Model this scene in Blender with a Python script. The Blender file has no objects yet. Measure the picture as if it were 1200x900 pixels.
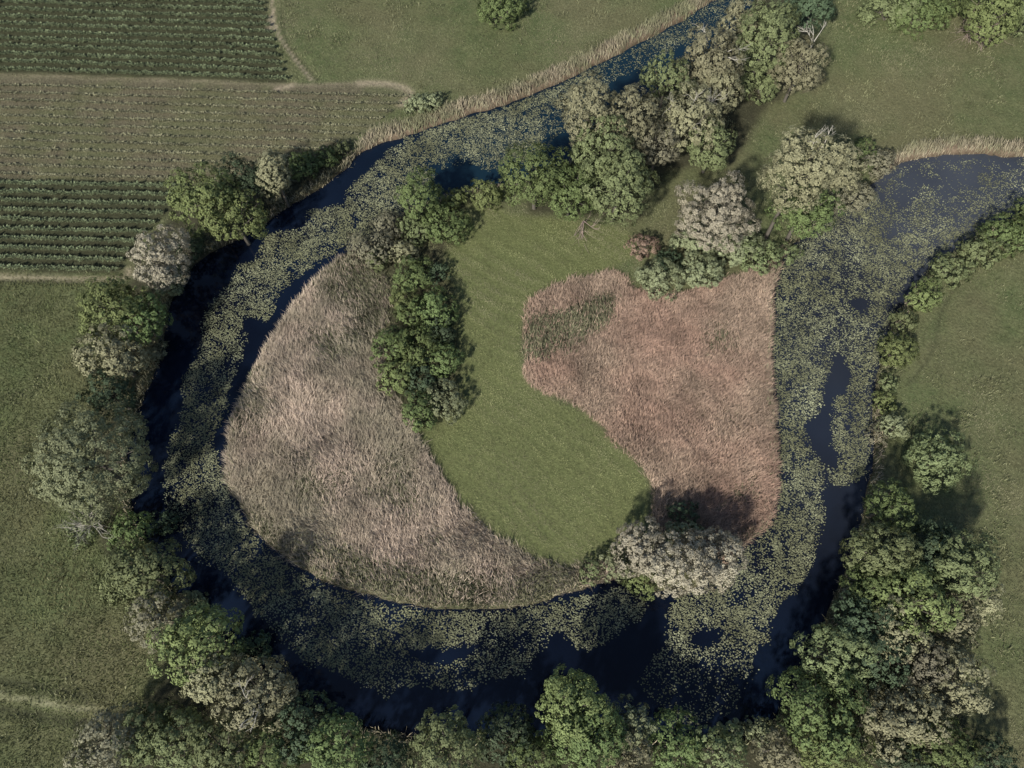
import bpy, math
import numpy as np
rng = np.random.default_rng(7)
C = bpy.context.scene.collection
S = bpy.context.scene
R = math.radians

# ---------------------------------------------------------------- camera
CAM_H, TILT, F = 100.0, R(24), 832.0
cam_d = bpy.data.cameras.new('camera'); cam = bpy.data.objects.new('camera', cam_d); C.objects.link(cam)
cam.location = (0, 0, CAM_H); cam.rotation_euler = (TILT, 0, 0)
cam_d.sensor_width = 36; cam_d.lens = F / 1200 * 36; cam_d.clip_end = 20000; cam_d.clip_start = 0.5
S.camera = cam
# ---------------------------------------------------------------- world and sun
SUN_AZ, SUN_EL = R(212), R(37)        # azimuth clockwise from +Y
w = bpy.data.worlds.new('World'); S.world = w; w.use_nodes = True
nt = w.node_tree; sky = nt.nodes.new('ShaderNodeTexSky'); sky.sky_type = 'NISHITA'; sky.sun_disc = False
sky.sun_elevation = SUN_EL; sky.sun_rotation = SUN_AZ; sky.air_density = 1.0; sky.dust_density = 1.5; sky.altitude = 300
bg = nt.nodes['Background']; bg.inputs[1].default_value = 0.095
nt.links.new(sky.outputs[0], bg.inputs[0])
sun_d = bpy.data.lights.new('sun', 'SUN'); sun = bpy.data.objects.new('sun', sun_d); C.objects.link(sun)
sun_d.energy = 5.0; sun_d.angle = R(2.8); sun_d.color = (1.0, 0.95, 0.85)
from mathutils import Vector
sd = Vector((math.sin(SUN_AZ) * math.cos(SUN_EL), math.cos(SUN_AZ) * math.cos(SUN_EL), math.sin(SUN_EL)))
sun.rotation_euler = sd.to_track_quat('Z', 'Y').to_euler(); sun.location = (0, 0, 60)
S.view_settings.view_transform = 'Standard'; S.view_settings.look = 'None'
S.view_settings.exposure = 0.36; S.view_settings.gamma = 1
S.render.engine = 'CYCLES'
S.cycles.max_bounces = 4; S.cycles.diffuse_bounces = 2; S.cycles.glossy_bounces = 2
S.cycles.transmission_bounces = 2; S.cycles.transparent_max_bounces = 4

# ---------------------------------------------------------------- survey: photo points -> ground metres
ct, st_ = math.cos(TILT), math.sin(TILT)
def G(px, py, z=0.0):
    u = (np.asarray(px, float) - 600) / F; v = (450 - np.asarray(py, float)) / F
    y = v * ct + st_; zz = v * st_ - ct
    t = (CAM_H - z) / -zz
    return np.stack([u * t, y * t], -1)
def mpp(px, py, z=0.0):                  # metres per photo pixel across the view
    v = (450 - py) / F
    return (CAM_H - z) / (ct - v * st_) / F
def GP(pts, z=0.0): return G([p[0] for p in pts], [p[1] for p in pts], z)
def smooth(P, n=6, closed=False):        # Catmull-Rom
    P = np.asarray(P, float); N = len(P); out = []
    for i in range(N if closed else N - 1):
        if closed: a, b, c, d = P[(i-1) % N], P[i], P[(i+1) % N], P[(i+2) % N]
        else: a, b, c, d = P[max(i-1, 0)], P[i], P[i+1], P[min(i+2, N-1)]
        for k in range(n):
            t = k / n
            out.append(.5 * ((2*b) + (c-a)*t + (2*a-5*b+4*c-d)*t*t + (3*b-a-3*c+d)*t**3))
    if not closed: out.append(P[-1])
    return np.array(out)
_perm = np.random.default_rng(3).random((256, 256))
def vnoise(x, y, s, seed=0):
    x = np.asarray(x) / s + seed * 17.3 + 900; y = np.asarray(y) / s + seed * 9.7 + 900
    xi = np.floor(x).astype(int); yi = np.floor(y).astype(int); fx = x - xi; fy = y - yi
    fx = fx*fx*(3-2*fx); fy = fy*fy*(3-2*fy)
    g = lambda a, b: _perm[a & 255, b & 255]
    return (g(xi, yi)*(1-fx) + g(xi+1, yi)*fx)*(1-fy) + (g(xi, yi+1)*(1-fx) + g(xi+1, yi+1)*fx)*fy
def fbm(x, y, s, seed=0, o=3):
    r = 0; a = 1; t = 0
    for k in range(o): r = r + a * vnoise(x, y, s / 2**k, seed + k); t += a; a *= .55
    return r / t

# raster survey grid, 0.4 m
X0, X1, Y0, Y1, DX = -150.0, 150.0, -50.0, 190.0, 0.4
gx = np.arange(X0, X1, DX); gy = np.arange(Y0, Y1, DX)
GX, GY = np.meshgrid(gx, gy)
def raster(poly):
    poly = np.asarray(poly); M = np.zeros(GX.shape, bool)
    i0 = max(0, int((poly[:, 0].min() - X0) / DX) - 1); i1 = min(len(gx), int((poly[:, 0].max() - X0) / DX) + 2)
    j0 = max(0, int((poly[:, 1].min() - Y0) / DX) - 1); j1 = min(len(gy), int((poly[:, 1].max() - Y0) / DX) + 2)
    sx = gx[i0:i1]; sub = np.zeros((j1 - j0, i1 - i0), bool)
    for a, b in zip(poly, np.roll(poly, -1, 0)):
        if a[1] == b[1]: continue
        lo, hi = min(a[1], b[1]), max(a[1], b[1])
        ja = max(j0, int(math.ceil((lo - Y0) / DX))); jb = min(j1, int(math.ceil((hi - Y0) / DX)))
        if jb <= ja: continue
        ys = gy[ja:jb]; xc = a[0] + (ys - a[1]) / (b[1] - a[1]) * (b[0] - a[0])
        sub[ja-j0:jb-j0] ^= sx[None, :] > xc[:, None]
    M[j0:j1, i0:i1] = sub
    return M
def pm(pts, sm=True, n=5):
    P = GP(pts)
    return raster(smooth(P, n, True) if sm else P)
def look(A, x, y):                       # bilinear lookup
    fx = np.clip((np.asarray(x) - X0) / DX, 0, len(gx) - 1.001); fy = np.clip((np.asarray(y) - Y0) / DX, 0, len(gy) - 1.001)
    i = fx.astype(int); j = fy.astype(int); a = fx - i; b = fy - j; A = A if A.dtype != bool else A.astype(np.float32)
    return (A[j, i]*(1-a) + A[j, i+1]*a)*(1-b) + (A[j+1, i]*(1-a) + A[j+1, i+1]*a)*b
def blur(A, k=1):
    A = A.astype(np.float32)
    for _ in range(k):
        A = (np.roll(A, 1, 0) + A*2 + np.roll(A, -1, 0)) / 4; A = (np.roll(A, 1, 1) + A*2 + np.roll(A, -1, 1)) / 4
    return A

# ---------------------------------------------------------------- river outline
OUT = [(930,-75),(880,-30),(828,2),(800,20),(770,36),(740,52),(700,72),(660,92),(620,108),(590,120),(540,134),(500,147),(470,157),(440,166),(420,178),(402,196),
       (372,218),(335,240),(300,265),(262,285),(232,302),(208,330),(193,370),(182,420),(166,465),(150,510),(146,550),(152,600),(168,640),
       (192,680),(225,722),(268,758),(306,795),(350,828),(410,850),(480,862),(560,868),(640,868),(720,868),(800,872),(870,868),(912,845),
       (935,805),(955,760),(978,710),(996,660),(1012,610),(1022,560),(1028,510),(1027,470),(1034,425),(1050,378),(1073,335),(1105,303),(1145,277),(1200,248),(1270,215),(1380,180)]
INN = [(1380,120),(1290,165),(1200,181),(1150,177),(1100,178),(1062,186),(1038,201),(1015,220),(985,243),(952,268),(926,288),(914,312),(906,345),(903,400),
       (905,450),(908,500),(911,550),(907,595),(890,625),(866,643),(845,668),(810,690),(770,690),(735,676),(706,682),(680,690),(640,701),(592,712),(540,713),(490,708),(440,698),(395,686),
       (350,664),(318,640),(292,610),(272,575),(265,540),(270,505),(282,470),(302,425),(322,390),(345,355),(372,325),(400,303),(425,290),(450,268),
       (475,246),(505,236),(545,224),(590,214),(640,206),(675,184),(705,150),(740,122),(775,103),(805,80),(838,62),(862,40),(885,5),(915,-30),(960,-75)]
riv = np.vstack([smooth(GP(OUT), 5), smooth(GP(INN), 5)])
river_m = raster(riv)
# signed distance (coarse EDT by brute force near the line): two-pass chamfer
def edt(M, maxd=14):
    d = np.where(M, 0, 1e6).astype(np.float32); r2 = math.sqrt(2)
    for k in range(int(maxd / DX)):
        n = d.copy()
        for dj, di, c in ((0,1,1),(0,-1,1),(1,0,1),(-1,0,1),(1,1,r2),(1,-1,r2),(-1,1,r2),(-1,-1,r2)):
            np.minimum(n, np.roll(np.roll(d, dj, 0), di, 1) + c, out=n)
        d = n
    return np.minimum(d * DX, maxd)
SD = blur(edt(~river_m, 8) - edt(river_m, 8), 1)     # positive inside the water
wob = (fbm(GX, GY, 3.0, 5) - .5) * 1.2
SDW = SD + wob
def land_h(x, y): return (fbm(x, y, 40, 2) - .5) * .8 + (fbm(x, y, 9, 8) - .5) * .25
LH = land_h(GX, GY)
tt = np.clip((SDW + .5) / 1.6, 0, 1); tt = tt*tt*(3-2*tt)
HT = (LH + .35*(1-tt)) * (1 - tt) + (-1.9) * tt - .35*(1-tt)
WATER_Z = -0.75
def hz(x, y): return look(HT, x, y)

# ---------------------------------------------------------------- zones
reedL = pm([(398,300),(420,296),(448,310),(456,340),(456,362),(452,395),(452,440),(468,478),(484,502),(498,530),(515,560),(540,592),(580,628),(620,652),(652,664),(690,662),(722,668),(735,690),
            (690,705),(590,725),(450,715),(340,675),(270,610),(250,540),(275,450),(320,370)])
reedR = pm([(618,362),(630,346),(655,335),(690,325),(720,318),(733,335),(760,345),(800,345),(850,328),(896,312),(916,292),(940,300),(925,400),(925,600),(900,650),(860,665),
            (820,640),(780,628),(763,600),(763,572),(745,541),(715,511),(690,486),(650,466),(618,445),(614,400)])
herbP = pm([(614,382),(640,368),(680,352),(712,340),(724,350),(718,376),(692,394),(652,414),(616,428)])
lawn = pm([(548,240),(600,250),(700,262),(745,280),(735,305),(720,318),(690,325),(655,335),(630,346),(616,365),(613,400),(616,445),(650,467),(690,487),(745,541),(764,574),(763,600),(745,630),
           (705,658),(655,664),(620,652),(580,628),(540,592),(515,560),(498,530),(490,500),(480,400),(480,330),(510,270)])
stripT = pm([(380,225),(410,185),(440,148),(480,118),(500,108),(560,104),(620,88),(680,62),(740,28),(800,-12),(840,-40),(900,-60),(850,0),(700,90),(500,165)], False) & (SD > -3.0)
stripR = pm([(1035,215),(1040,185),(1080,166),(1140,160),(1200,160),(1290,150),(1290,180),(1100,190)], False) & (SD > -2.6)
cropA = pm([(-300,-60),(302,-60),(308,0),(322,50),(338,98),(0,86),(-300,75)], False)
stub = pm([(-300,78),(0,89),(338,99),(380,97),(440,97),(468,100),(484,109),(462,130),(430,152),(395,178),(372,205),(300,230),(225,213),(0,211),(-300,208)], False)
cropB = pm([(-300,205),(0,209),(222,213),(200,245),(168,275),(150,300),(140,320),(-300,316)], False)
def rag(Mk, amp=.9, sc=1.8): return (blur(Mk, 6) + (fbm(GX, GY, sc, 140) - .5)*amp) > .5
reedL = rag(reedL); reedR = rag(reedR); lawn = rag(lawn) & ~reedL & ~reedR
crop_any = cropA | stub | cropB
greenL = pm([(270,590),(300,600),(345,628),(400,640),(450,655),(520,672),(600,680),(650,690),(590,725),(450,715),(340,675),(270,620)])
greenU = pm([(398,300),(420,290),(452,305),(455,345),(440,375),(410,370),(385,350),(370,345)])
dry_n = fbm(GX, GY, 6, 31)
lush = blur(greenL, 8) * (.4 + fbm(GX, GY, 3, 78)) + blur(greenU, 8) * (.5 + fbm(GX, GY, 3, 79))
lush = np.clip(lush + np.clip((fbm(GX, GY, 12, 21) - .56) * 5, 0, .75) * (reedL | reedR), 0, 1)
lush = np.maximum(lush, rag(herbP, 1.2, 3).astype(float) * .85)
lush = blur(lush, 3)
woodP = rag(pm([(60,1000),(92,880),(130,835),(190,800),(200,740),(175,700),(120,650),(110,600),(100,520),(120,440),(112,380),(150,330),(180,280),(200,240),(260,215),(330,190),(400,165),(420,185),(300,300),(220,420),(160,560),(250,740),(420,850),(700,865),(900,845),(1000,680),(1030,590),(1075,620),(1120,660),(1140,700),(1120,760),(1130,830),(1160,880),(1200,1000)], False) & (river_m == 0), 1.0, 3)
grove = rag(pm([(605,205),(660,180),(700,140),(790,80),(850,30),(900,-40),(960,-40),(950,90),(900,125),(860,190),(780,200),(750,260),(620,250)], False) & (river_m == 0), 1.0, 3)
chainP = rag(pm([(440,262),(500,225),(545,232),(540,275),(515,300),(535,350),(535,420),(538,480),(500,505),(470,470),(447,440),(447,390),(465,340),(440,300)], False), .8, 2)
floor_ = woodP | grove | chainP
road_pts = GP([(312,-60),(318,-10),(321,20),(328,44),(345,68),(366,94)])
road2 = GP([(-120,800),(0,815),(60,825),(118,834)])
def dist_line(P, closed=False):
    P = smooth(P, 6); D = np.full(GX.shape, 99., np.float32)
    for a, b in zip(P[:-1], P[1:]):
        lo = np.minimum(a, b) - 4; hi = np.maximum(a, b) + 4
        i0, i1 = [int(np.clip((q - X0) / DX, 0, len(gx))) for q in (lo[0], hi[0])]; j0, j1 = [int(np.clip((q - Y0) / DX, 0, len(gy))) for q in (lo[1], hi[1])]
        if i1 <= i0 or j1 <= j0: continue
        x = GX[j0:j1, i0:i1]; y = GY[j0:j1, i0:i1]; ab = b - a
        t = np.clip(((x-a[0])*ab[0] + (y-a[1])*ab[1]) / (ab @ ab + 1e-9), 0, 1)
        d = np.hypot(x - a[0] - t*ab[0], y - a[1] - t*ab[1])
        D[j0:j1, i0:i1] = np.minimum(D[j0:j1, i0:i1], d)
    return D
dirt = np.clip(1.3 - dist_line(road_pts) / .3, 0, 1)
dirt = np.maximum(dirt, .75*np.clip(1.3 - dist_line(GP([(420,97),(455,98),(480,107),(470,122)])) / .9, 0, 1))
dirt = np.maximum(dirt, .35*(.4 + 1.2*fbm(GX, GY, 3, 77))*np.clip(1.3 - dist_line(GP([(-300,80),(0,88),(160,93),(340,99),(420,97)])) / .5, 0, 1))
dirt = np.maximum(dirt, .8*np.clip(1.3 - dist_line(GP([(325,104),(343,99)])) / .8, 0, 1))
dirt = np.maximum(dirt, .7*np.clip(1.3 - dist_line(GP([(318,20),(317,34)])) / .8, 0, 1))
dirt = np.maximum(dirt, .6*np.clip(1.3 - dist_line(GP([(-200,321),(0,324),(135,326),(150,315)])) / .6, 0, 1))
turf_path = np.clip(1.4 - dist_line(smooth(road2, 4)) / .30, 0, 1)
ditch = np.clip(1.2 - dist_line(road2 + np.array([0, -1.5])) / .6, 0, 1) + .8*np.clip(1.2 - dist_line(road2 + np.array([0, 1.8])) / .7, 0, 1)
trail = np.clip(1.2 - dist_line(GP([(1150,300),(1120,335),(1102,370),(1098,400),(1085,425),(1066,450)])) / .35, 0, 1)
ditch = np.maximum(ditch, np.clip(1.2 - dist_line(GP([(-200,325),(0,329),(120,330)])) / .5, 0, 1)*.8)
ditch = np.maximum(ditch, np.clip(1.2 - dist_line(GP([(330,10),(333,40),(345,62),(372,93)])) / .5, 0, 1)*.8)
sw = GX*.62 + GY*.78 + 9*fbm(GX, GY, 22, 70)
swath = .5 + .5*np.sin(sw * 2*np.pi / 2.4)
HT = HT + blur(lawn, 3)*.05*(swath - .5)*(.4 + 1.2*fbm(GX, GY, 9, 71))
HT = HT - .22 * np.clip(ditch, 0, 1) - .12 * trail - .05 * dirt

# ---------------------------------------------------------------- materials
def mat(name):
    m = bpy.data.materials.new(name); m.use_nodes = True; t = m.node_tree
    return m, t, t.nodes['Principled BSDF']
def N(t, kind, **kw):
    n = t.nodes.new(kind)
    for k, v in kw.items():
        if k.startswith('i_'): n.inputs[k[2:].replace('_', ' ')].default_value = v
        else: setattr(n, k, v)
    return n
def mixc(t, fac, a, b, mode='MIX'):
    n = t.nodes.new('ShaderNodeMix'); n.data_type = 'RGBA'; n.blend_type = mode
    for s, v in ((0, fac), (6, a), (7, b)):
        if isinstance(v, bpy.types.NodeSocket): t.links.new(v, n.inputs[s])
        else: n.inputs[s].default_value = (*v, 1) if isinstance(v, tuple) else v
    return n.outputs[2]
def noise(t, scale, detail=4, vec=None, rough=.6):
    n = N(t, 'ShaderNodeTexNoise'); n.inputs['Scale'].default_value = scale; n.inputs['Detail'].default_value = detail; n.inputs['Roughness'].default_value = rough
    if vec is None: vec = N(t, 'ShaderNodeNewGeometry').outputs['Position']
    t.links.new(vec, n.inputs['Vector']); return n.outputs['Fac']
def ramp(t, fac, stops):
    r = N(t, 'ShaderNodeValToRGB'); e = r.color_ramp.elements
    while len(e) < len(stops): e.new(.5)
    for el, (p, c) in zip(e, stops): el.position = p; el.color = (*c, 1) if isinstance(c, tuple) else (c, c, c, 1)
    t.links.new(fac, r.inputs[0]); return r.outputs[0]
def attr(t, name): return N(t, 'ShaderNodeAttribute', attribute_name=name).outputs['Fac']

def blade_mat(name, stops, big=None, bigscale=.08, bigmask=(.42, .6), trans=.25, rough=.75, hue=.0, cover_=False, spec=.15):
    """Leaf material: colour per leaf, drifting over metres, some light through the leaf."""
    m, t, b = mat(name)
    isl = N(t, 'ShaderNodeNewGeometry').outputs['Random Per Island']
    c = ramp(t, isl, stops)
    if big is not None:
        f = ramp(t, noise(t, bigscale, 3), [(bigmask[0], 0.), (bigmask[1], 1.)])
        c = mixc(t, f, c, big)
    if cover_: c = mixc(t, 1., c, ramp(t, noise(t, .16, 5, rough=.7), [(.3, (.62,)*3), (.5, (1.,)*3), (.72, (1.42,)*3)]), 'MULTIPLY')
    c = mixc(t, .35, c, ramp(t, noise(t, .9, 2), [(.3, (.55,)*3), (.7, (1.35,)*3)]), 'MULTIPLY')
    if hue:
        oi = N(t, 'ShaderNodeObjectInfo')
        h = N(t, 'ShaderNodeHueSaturation'); mr = N(t, 'ShaderNodeMapRange'); mr.inputs['To Min'].default_value = .5-hue; mr.inputs['To Max'].default_value = .5+hue
        mv = N(t, 'ShaderNodeMapRange'); mv.inputs['To Min'].default_value = .82; mv.inputs['To Max'].default_value = 1.18
        t.links.new(oi.outputs['Random'], mr.inputs['Value']); t.links.new(oi.outputs['Random'], mv.inputs['Value'])
        t.links.new(mr.outputs[0], h.inputs['Hue']); t.links.new(mv.outputs[0], h.inputs['Value']); t.links.new(c, h.inputs['Color']); c = h.outputs[0]
    t.links.new(c, b.inputs['Base Color']); b.inputs['Roughness'].default_value = rough; b.inputs['Specular IOR Level'].default_value = spec
    tr = N(t, 'ShaderNodeBsdfTranslucent'); t.links.new(c, tr.inputs['Color'])
    mx = N(t, 'ShaderNodeMixShader'); mx.inputs[0].default_value = trans
    t.links.new(b.outputs[0], mx.inputs[1]); t.links.new(tr.outputs[0], mx.inputs[2])
    t.links.new(mx.outputs[0], t.nodes['Material Output'].inputs['Surface'])
    return m
def st3(c, lo=.74, hi=1.28):
    return [(0., tuple(v*lo for v in c)), (.5, c), (1., tuple(v*hi for v in c))]
M = {}
# foliage kinds
M['green'] = blade_mat('green_leaves', st3((.115,.152,.060)), trans=.14, hue=.012)
M['bright'] = blade_mat('bright_green_leaves', st3((.145,.175,.070)), trans=.15, hue=.01)
M['dark'] = blade_mat('dark_green_leaves', st3((.062,.088,.05)), trans=.1, hue=.012)
M['olive'] = blade_mat('olive_leaves', st3((.145,.172,.082)), trans=.14, hue=.012)
M['pale'] = blade_mat('pale_willow_leaves', st3((.205,.228,.13)), trans=.14, hue=.01)
M['silver'] = blade_mat('silvery_willow_leaves', st3((.31,.285,.215)), trans=.15, hue=.008)
M['tan'] = blade_mat('tan_olive_leaves', st3((.205,.200,.122)), trans=.12, hue=.01)
M['brown'] = blade_mat('brown_leaves', st3((.165,.158,.108)), trans=.12, hue=.01)
M['rust'] = blade_mat('rusty_leaves', st3((.21,.15,.115)), trans=.1)
# ground cover kinds
M['grass'] = blade_mat('meadow_grass_blades', st3((.147,.158,.085), .48, 1.55), big=(.182,.175,.108), bigscale=.05, trans=.2, cover_=True)
M['grass_left'] = blade_mat('rough_grass_blades', st3((.104,.122,.052), .43, 1.7), big=(.130,.130,.062), bigscale=.07, trans=.2, cover_=True)
M['lawn'] = blade_mat('mown_grass_blades', st3((.160,.172,.078), .5, 1.5), big=(.175,.172,.098), bigscale=.06, trans=.15, cover_=True)
M['reed_left'] = blade_mat('grey_reed_blades', st3((.44,.355,.285), .6, 1.3), big=(.29,.255,.19), bigscale=.07, trans=.12, cover_=True)
M['reed_right'] = blade_mat('reddish_reed_blades', st3((.33,.25,.19), .6, 1.35), big=(.35,.24,.185), bigscale=.06, trans=.12, cover_=True)
M['reed_green'] = blade_mat('green_reed_blades', st3((.135,.135,.082), .45, 1.55), trans=.2, cover_=True)
M['reed_bank'] = blade_mat('pale_bank_reed_blades', st3((.33,.285,.205), .45, 1.4), big=(.20,.20,.12), bigscale=.1, trans=.15, cover_=True)
M['lily'] = blade_mat('lily_pads', st3((.20,.208,.132), .5, 1.4), big=(.165,.17,.10), bigscale=.09, trans=.05, rough=.8, spec=.05, cover_=True)
M['tall'] = blade_mat('tall_grass_blades', st3((.175,.178,.10), .5, 1.5), trans=.2, cover_=True)
M['crop'] = blade_mat('crop_leaves', st3((.15,.178,.10), .6, 1.4), trans=.2, cover_=True)
M['crop_thin'] = blade_mat('sparse_crop_leaves', st3((.20,.195,.12), .4, 1.5), trans=.15, cover_=True)

def simple(name, c, rough=.85, bump=.3, scale=6):
    m, t, b = mat(name); n = noise(t, scale, 5)
    t.links.new(mixc(t, n, tuple(v*.6 for v in c), tuple(v*1.35 for v in c)), b.inputs['Base Color']); b.inputs['Roughness'].default_value = rough
    bp = N(t, 'ShaderNodeBump'); bp.inputs['Strength'].default_value = bump; bp.inputs['Distance'].default_value = .05
    t.links.new(n, bp.inputs['Height']); t.links.new(bp.outputs[0], b.inputs['Normal']); return m
M['bark'] = simple('bark', (.09,.08,.065)); M['dead'] = simple('bleached_dead_wood', (.36,.34,.29)); M['deadred'] = simple('reddish_dead_twigs', (.34,.26,.23))

# ground
m, t, b = mat('ground'); M['ground'] = m
fine = noise(t, 2.2, 6, rough=.7); mid = noise(t, .35, 4); big = noise(t, .045, 3)
grass = mixc(t, ramp(t, mid, [(.3, 0.), (.7, 1.)]), (.072,.092,.040), (.110,.122,.058))
grass = mixc(t, ramp(t, big, [(.42, 0.), (.62, .7)]), grass, (.12,.11,.062))
c = mixc(t, attr(t, 'lawn'), grass, mixc(t, mid, (.088,.104,.042), (.120,.130,.056)))
c = mixc(t, attr(t, 'reed'), c, mixc(t, mid, (.13,.10,.07), (.20,.155,.11)))
c = mixc(t, attr(t, 'lush'), c, (.07,.08,.042))
c = mixc(t, attr(t, 'field'), c, mixc(t, mid, (.085,.078,.050), (.130,.115,.077)))
c = mixc(t, attr(t, 'cropsoil'), c, mixc(t, mid, (.035,.04,.022), (.055,.055,.032)))
c = mixc(t, attr(t, 'turfpath'), c, (.23,.225,.135))
c = mixc(t, attr(t, 'dirt'), c, mixc(t, mid, (.26,.21,.155), (.34,.29,.21)))
c = mixc(t, attr(t, 'litter_shade'), c, mixc(t, mid, (.028,.030,.018), (.060,.056,.034)))  # dark litter, blackened further for the shade under and between trees
c = mixc(t, attr(t, 'bank'), c, mixc(t, mid, (.035,.026,.018), (.075,.055,.036)))
c = mixc(t, .7, c, ramp(t, fine, [(.3, (.5,)*3), (.7, (1.5,)*3)]), 'MULTIPLY')
t.links.new(c, b.inputs['Base Color']); b.inputs['Roughness'].default_value = .95; b.inputs['Specular IOR Level'].default_value = .1
bp = N(t, 'ShaderNodeBump'); bp.inputs['Strength'].default_value = .8; bp.inputs['Distance'].default_value = .25
t.links.new(fine, bp.inputs['Height']); t.links.new(bp.outputs[0], b.inputs['Normal'])

# water
m, t, b = mat('water'); M['water'] = m
wn = noise(t, .04, 3)
t.links.new(mixc(t, ramp(t, wn, [(.4, 0.), (.6, 1.)]), (.002,.0035,.009), (.004,.008,.019)), b.inputs['Base Color'])
wc = b.inputs['Base Color'].links[0].from_socket
wc = mixc(t, attr(t, 'blue_sheen'), wc, (.006,.018,.030)); wc = mixc(t, attr(t, 'grey_sheen'), wc, (.046,.052,.064)); t.links.new(wc, b.inputs['Base Color'])  # blue and grey sky reflections mixed into the base colour
b.inputs['Roughness'].default_value = .06; b.inputs['IOR'].default_value = 1.333
bp = N(t, 'ShaderNodeBump'); bp.inputs['Strength'].default_value = .15; bp.inputs['Distance'].default_value = .03
t.links.new(noise(t, 2.5, 3), bp.inputs['Height']); t.links.new(bp.outputs[0], b.inputs['Normal'])

# ---------------------------------------------------------------- mesh helpers
def mesh_obj(name, V, Fc, m, parent=None, attrs=None, smooth_=False):
    """V (n,3); Fc list of (k,m) index arrays, all faces of one array having m corners."""
    Fc = Fc if isinstance(Fc, list) else [Fc]
    me = bpy.data.meshes.new(name); nl = sum(f.size for f in Fc); nf = sum(len(f) for f in Fc)
    me.vertices.add(len(V)); me.vertices.foreach_set('co', np.ascontiguousarray(V, np.float32).ravel())
    me.loops.add(nl); me.loops.foreach_set('vertex_index', np.concatenate([f.ravel() for f in Fc]).astype(np.int32))
    me.polygons.add(nf)
    tot = np.concatenate([np.full(len(f), f.shape[1]) for f in Fc]); start = np.concatenate([[0], np.cumsum(tot)[:-1]])
    me.polygons.foreach_set('loop_start', start.astype(np.int32)); me.polygons.foreach_set('loop_total', tot.astype(np.int32))
    if smooth_: me.polygons.foreach_set('use_smooth', np.ones(nf, bool))
    for k, a in (attrs or {}).items():
        at = me.attributes.new(k, 'FLOAT', 'POINT'); at.data.foreach_set('value', np.ascontiguousarray(a, np.float32).ravel())
    me.update(calc_edges=True); me.materials.append(m)
    o = bpy.data.objects.new(name, me); C.objects.link(o)
    if parent is not None: o.parent = parent
    return o
def tag(o, label=None, cat=None, group=None, kind=None):
    if label: o['label'] = label
    if cat: o['category'] = cat
    if group: o['group'] = group
    if kind: o['kind'] = kind
    return o
def empty(name, loc):
    o = bpy.data.objects.new(name, None); o.empty_display_size = .5; o.location = loc; C.objects.link(o); return o
def unit(v): return v / (np.linalg.norm(v, axis=-1, keepdims=True) + 1e-9)
def tubes(paths, sides=5):
    Vs, Fs, k = [], [], 0
    for P, r in paths:
        P = np.asarray(P, float); r = np.asarray(r, float); n = len(P)
        T = unit(np.gradient(P, axis=0)); up = np.array([.3, .2, 1.]) if abs(T[0, 2]) < .8 else np.array([1., .1, 0])
        A = unit(np.cross(T, up)); B = np.cross(T, A); a = np.arange(sides) / sides * 2 * np.pi
        ring = P[:, None] + r[:, None, None] * (A[:, None] * np.cos(a)[None, :, None] + B[:, None] * np.sin(a)[None, :, None])
        Vs.append(ring.reshape(-1, 3)); i = np.arange(n-1)[:, None]*sides; j = np.arange(sides)[None]; j2 = (j+1) % sides
        Fs.append(np.stack([i+j, i+j2, i+sides+j2, i+sides+j], -1).reshape(-1, 4) + k)
        k += n*sides
    return np.vstack(Vs), np.vstack(Fs)
def leaf_quads(P, Nn, size, asp=.62, r=rng):
    """Rhombic leaf sprays at P facing Nn, bent along the midrib."""
    n = len(P); rv = unit(r.normal(size=(n, 3))); A = unit(np.cross(Nn, rv)); B = np.cross(Nn, A)
    s = size[:, None]; V = np.stack([P - A*s, P + B*s*asp + Nn*s*.18, P + A*s, P - B*s*asp + Nn*s*.18], 1).reshape(-1, 3)
    return V, np.arange(4*n).reshape(-1, 4)
def blades(P, az, lean, h, wd, seg=1, r=rng):
    """Grass blades: root P, azimuth az, lean from vertical, height h, width wd."""
    n = len(P); d = np.stack([np.cos(az), np.sin(az), 0*az], -1); s = np.stack([-np.sin(az), np.cos(az), 0*az], -1)
    ph = az + np.pi/2 + r.uniform(-.9, .9, n); s = np.stack([np.cos(ph), np.sin(ph), 0*ph], -1)
    up = np.array([0, 0, 1.])
    sl, cl = np.sin(lean)[:, None], np.cos(lean)[:, None]; h = h[:, None]; wd = wd[:, None]
    tip = P + h*(d*sl + up*cl)
    if seg == 1:
        V = np.stack([P - s*wd/2, P + s*wd/2, tip], 1).reshape(-1, 3); return V, [np.arange(3*n).reshape(-1, 3)]
    mid = P + h*.55*(d*sl*.65 + up*np.minimum(1, cl*1.25))
    V = np.stack([P - s*wd*.35, P + s*wd*.35, mid + s*wd/2, mid - s*wd/2, tip], 1).reshape(-1, 3)
    b = np.arange(n)[:, None]*5
    return V, [b + np.array([[0, 1, 2, 3]]), b + np.array([[3, 2, 4]])]

# ---------------------------------------------------------------- ground sheet to the horizon
fx = np.arange(-132, 132.01, .6); fy = np.arange(-34, 168.01, .6)
def stretch(lo, hi):
    e = np.array([4, 10, 20, 40, 80, 160, 320, 700, 1500, 3200, 7000.]); return np.concatenate([(lo - e)[::-1], [], hi + e])
ex = stretch(-132, 132); xs = np.sort(np.concatenate([fx, ex])); ey = stretch(-34, 168); ys = np.sort(np.concatenate([fy, ey]))
XX, YY = np.meshgrid(xs, ys); inb = (XX > X0+1) & (XX < X1-2) & (YY > Y0+1) & (YY < Y1-2)
Z = np.where(inb, hz(XX, YY), 0.0)
def at(A, k=1): return np.where(inb, look(blur(A, k) if A.dtype == bool else A, XX, YY), 0)
V = np.stack([XX, YY, Z], -1).reshape(-1, 3); nx, ny = len(xs), len(ys)
q = (np.arange(ny-1)[:, None]*nx + np.arange(nx-1)[None]).ravel(); Fq = np.stack([q, q+1, q+nx+1, q+nx], -1)
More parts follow.
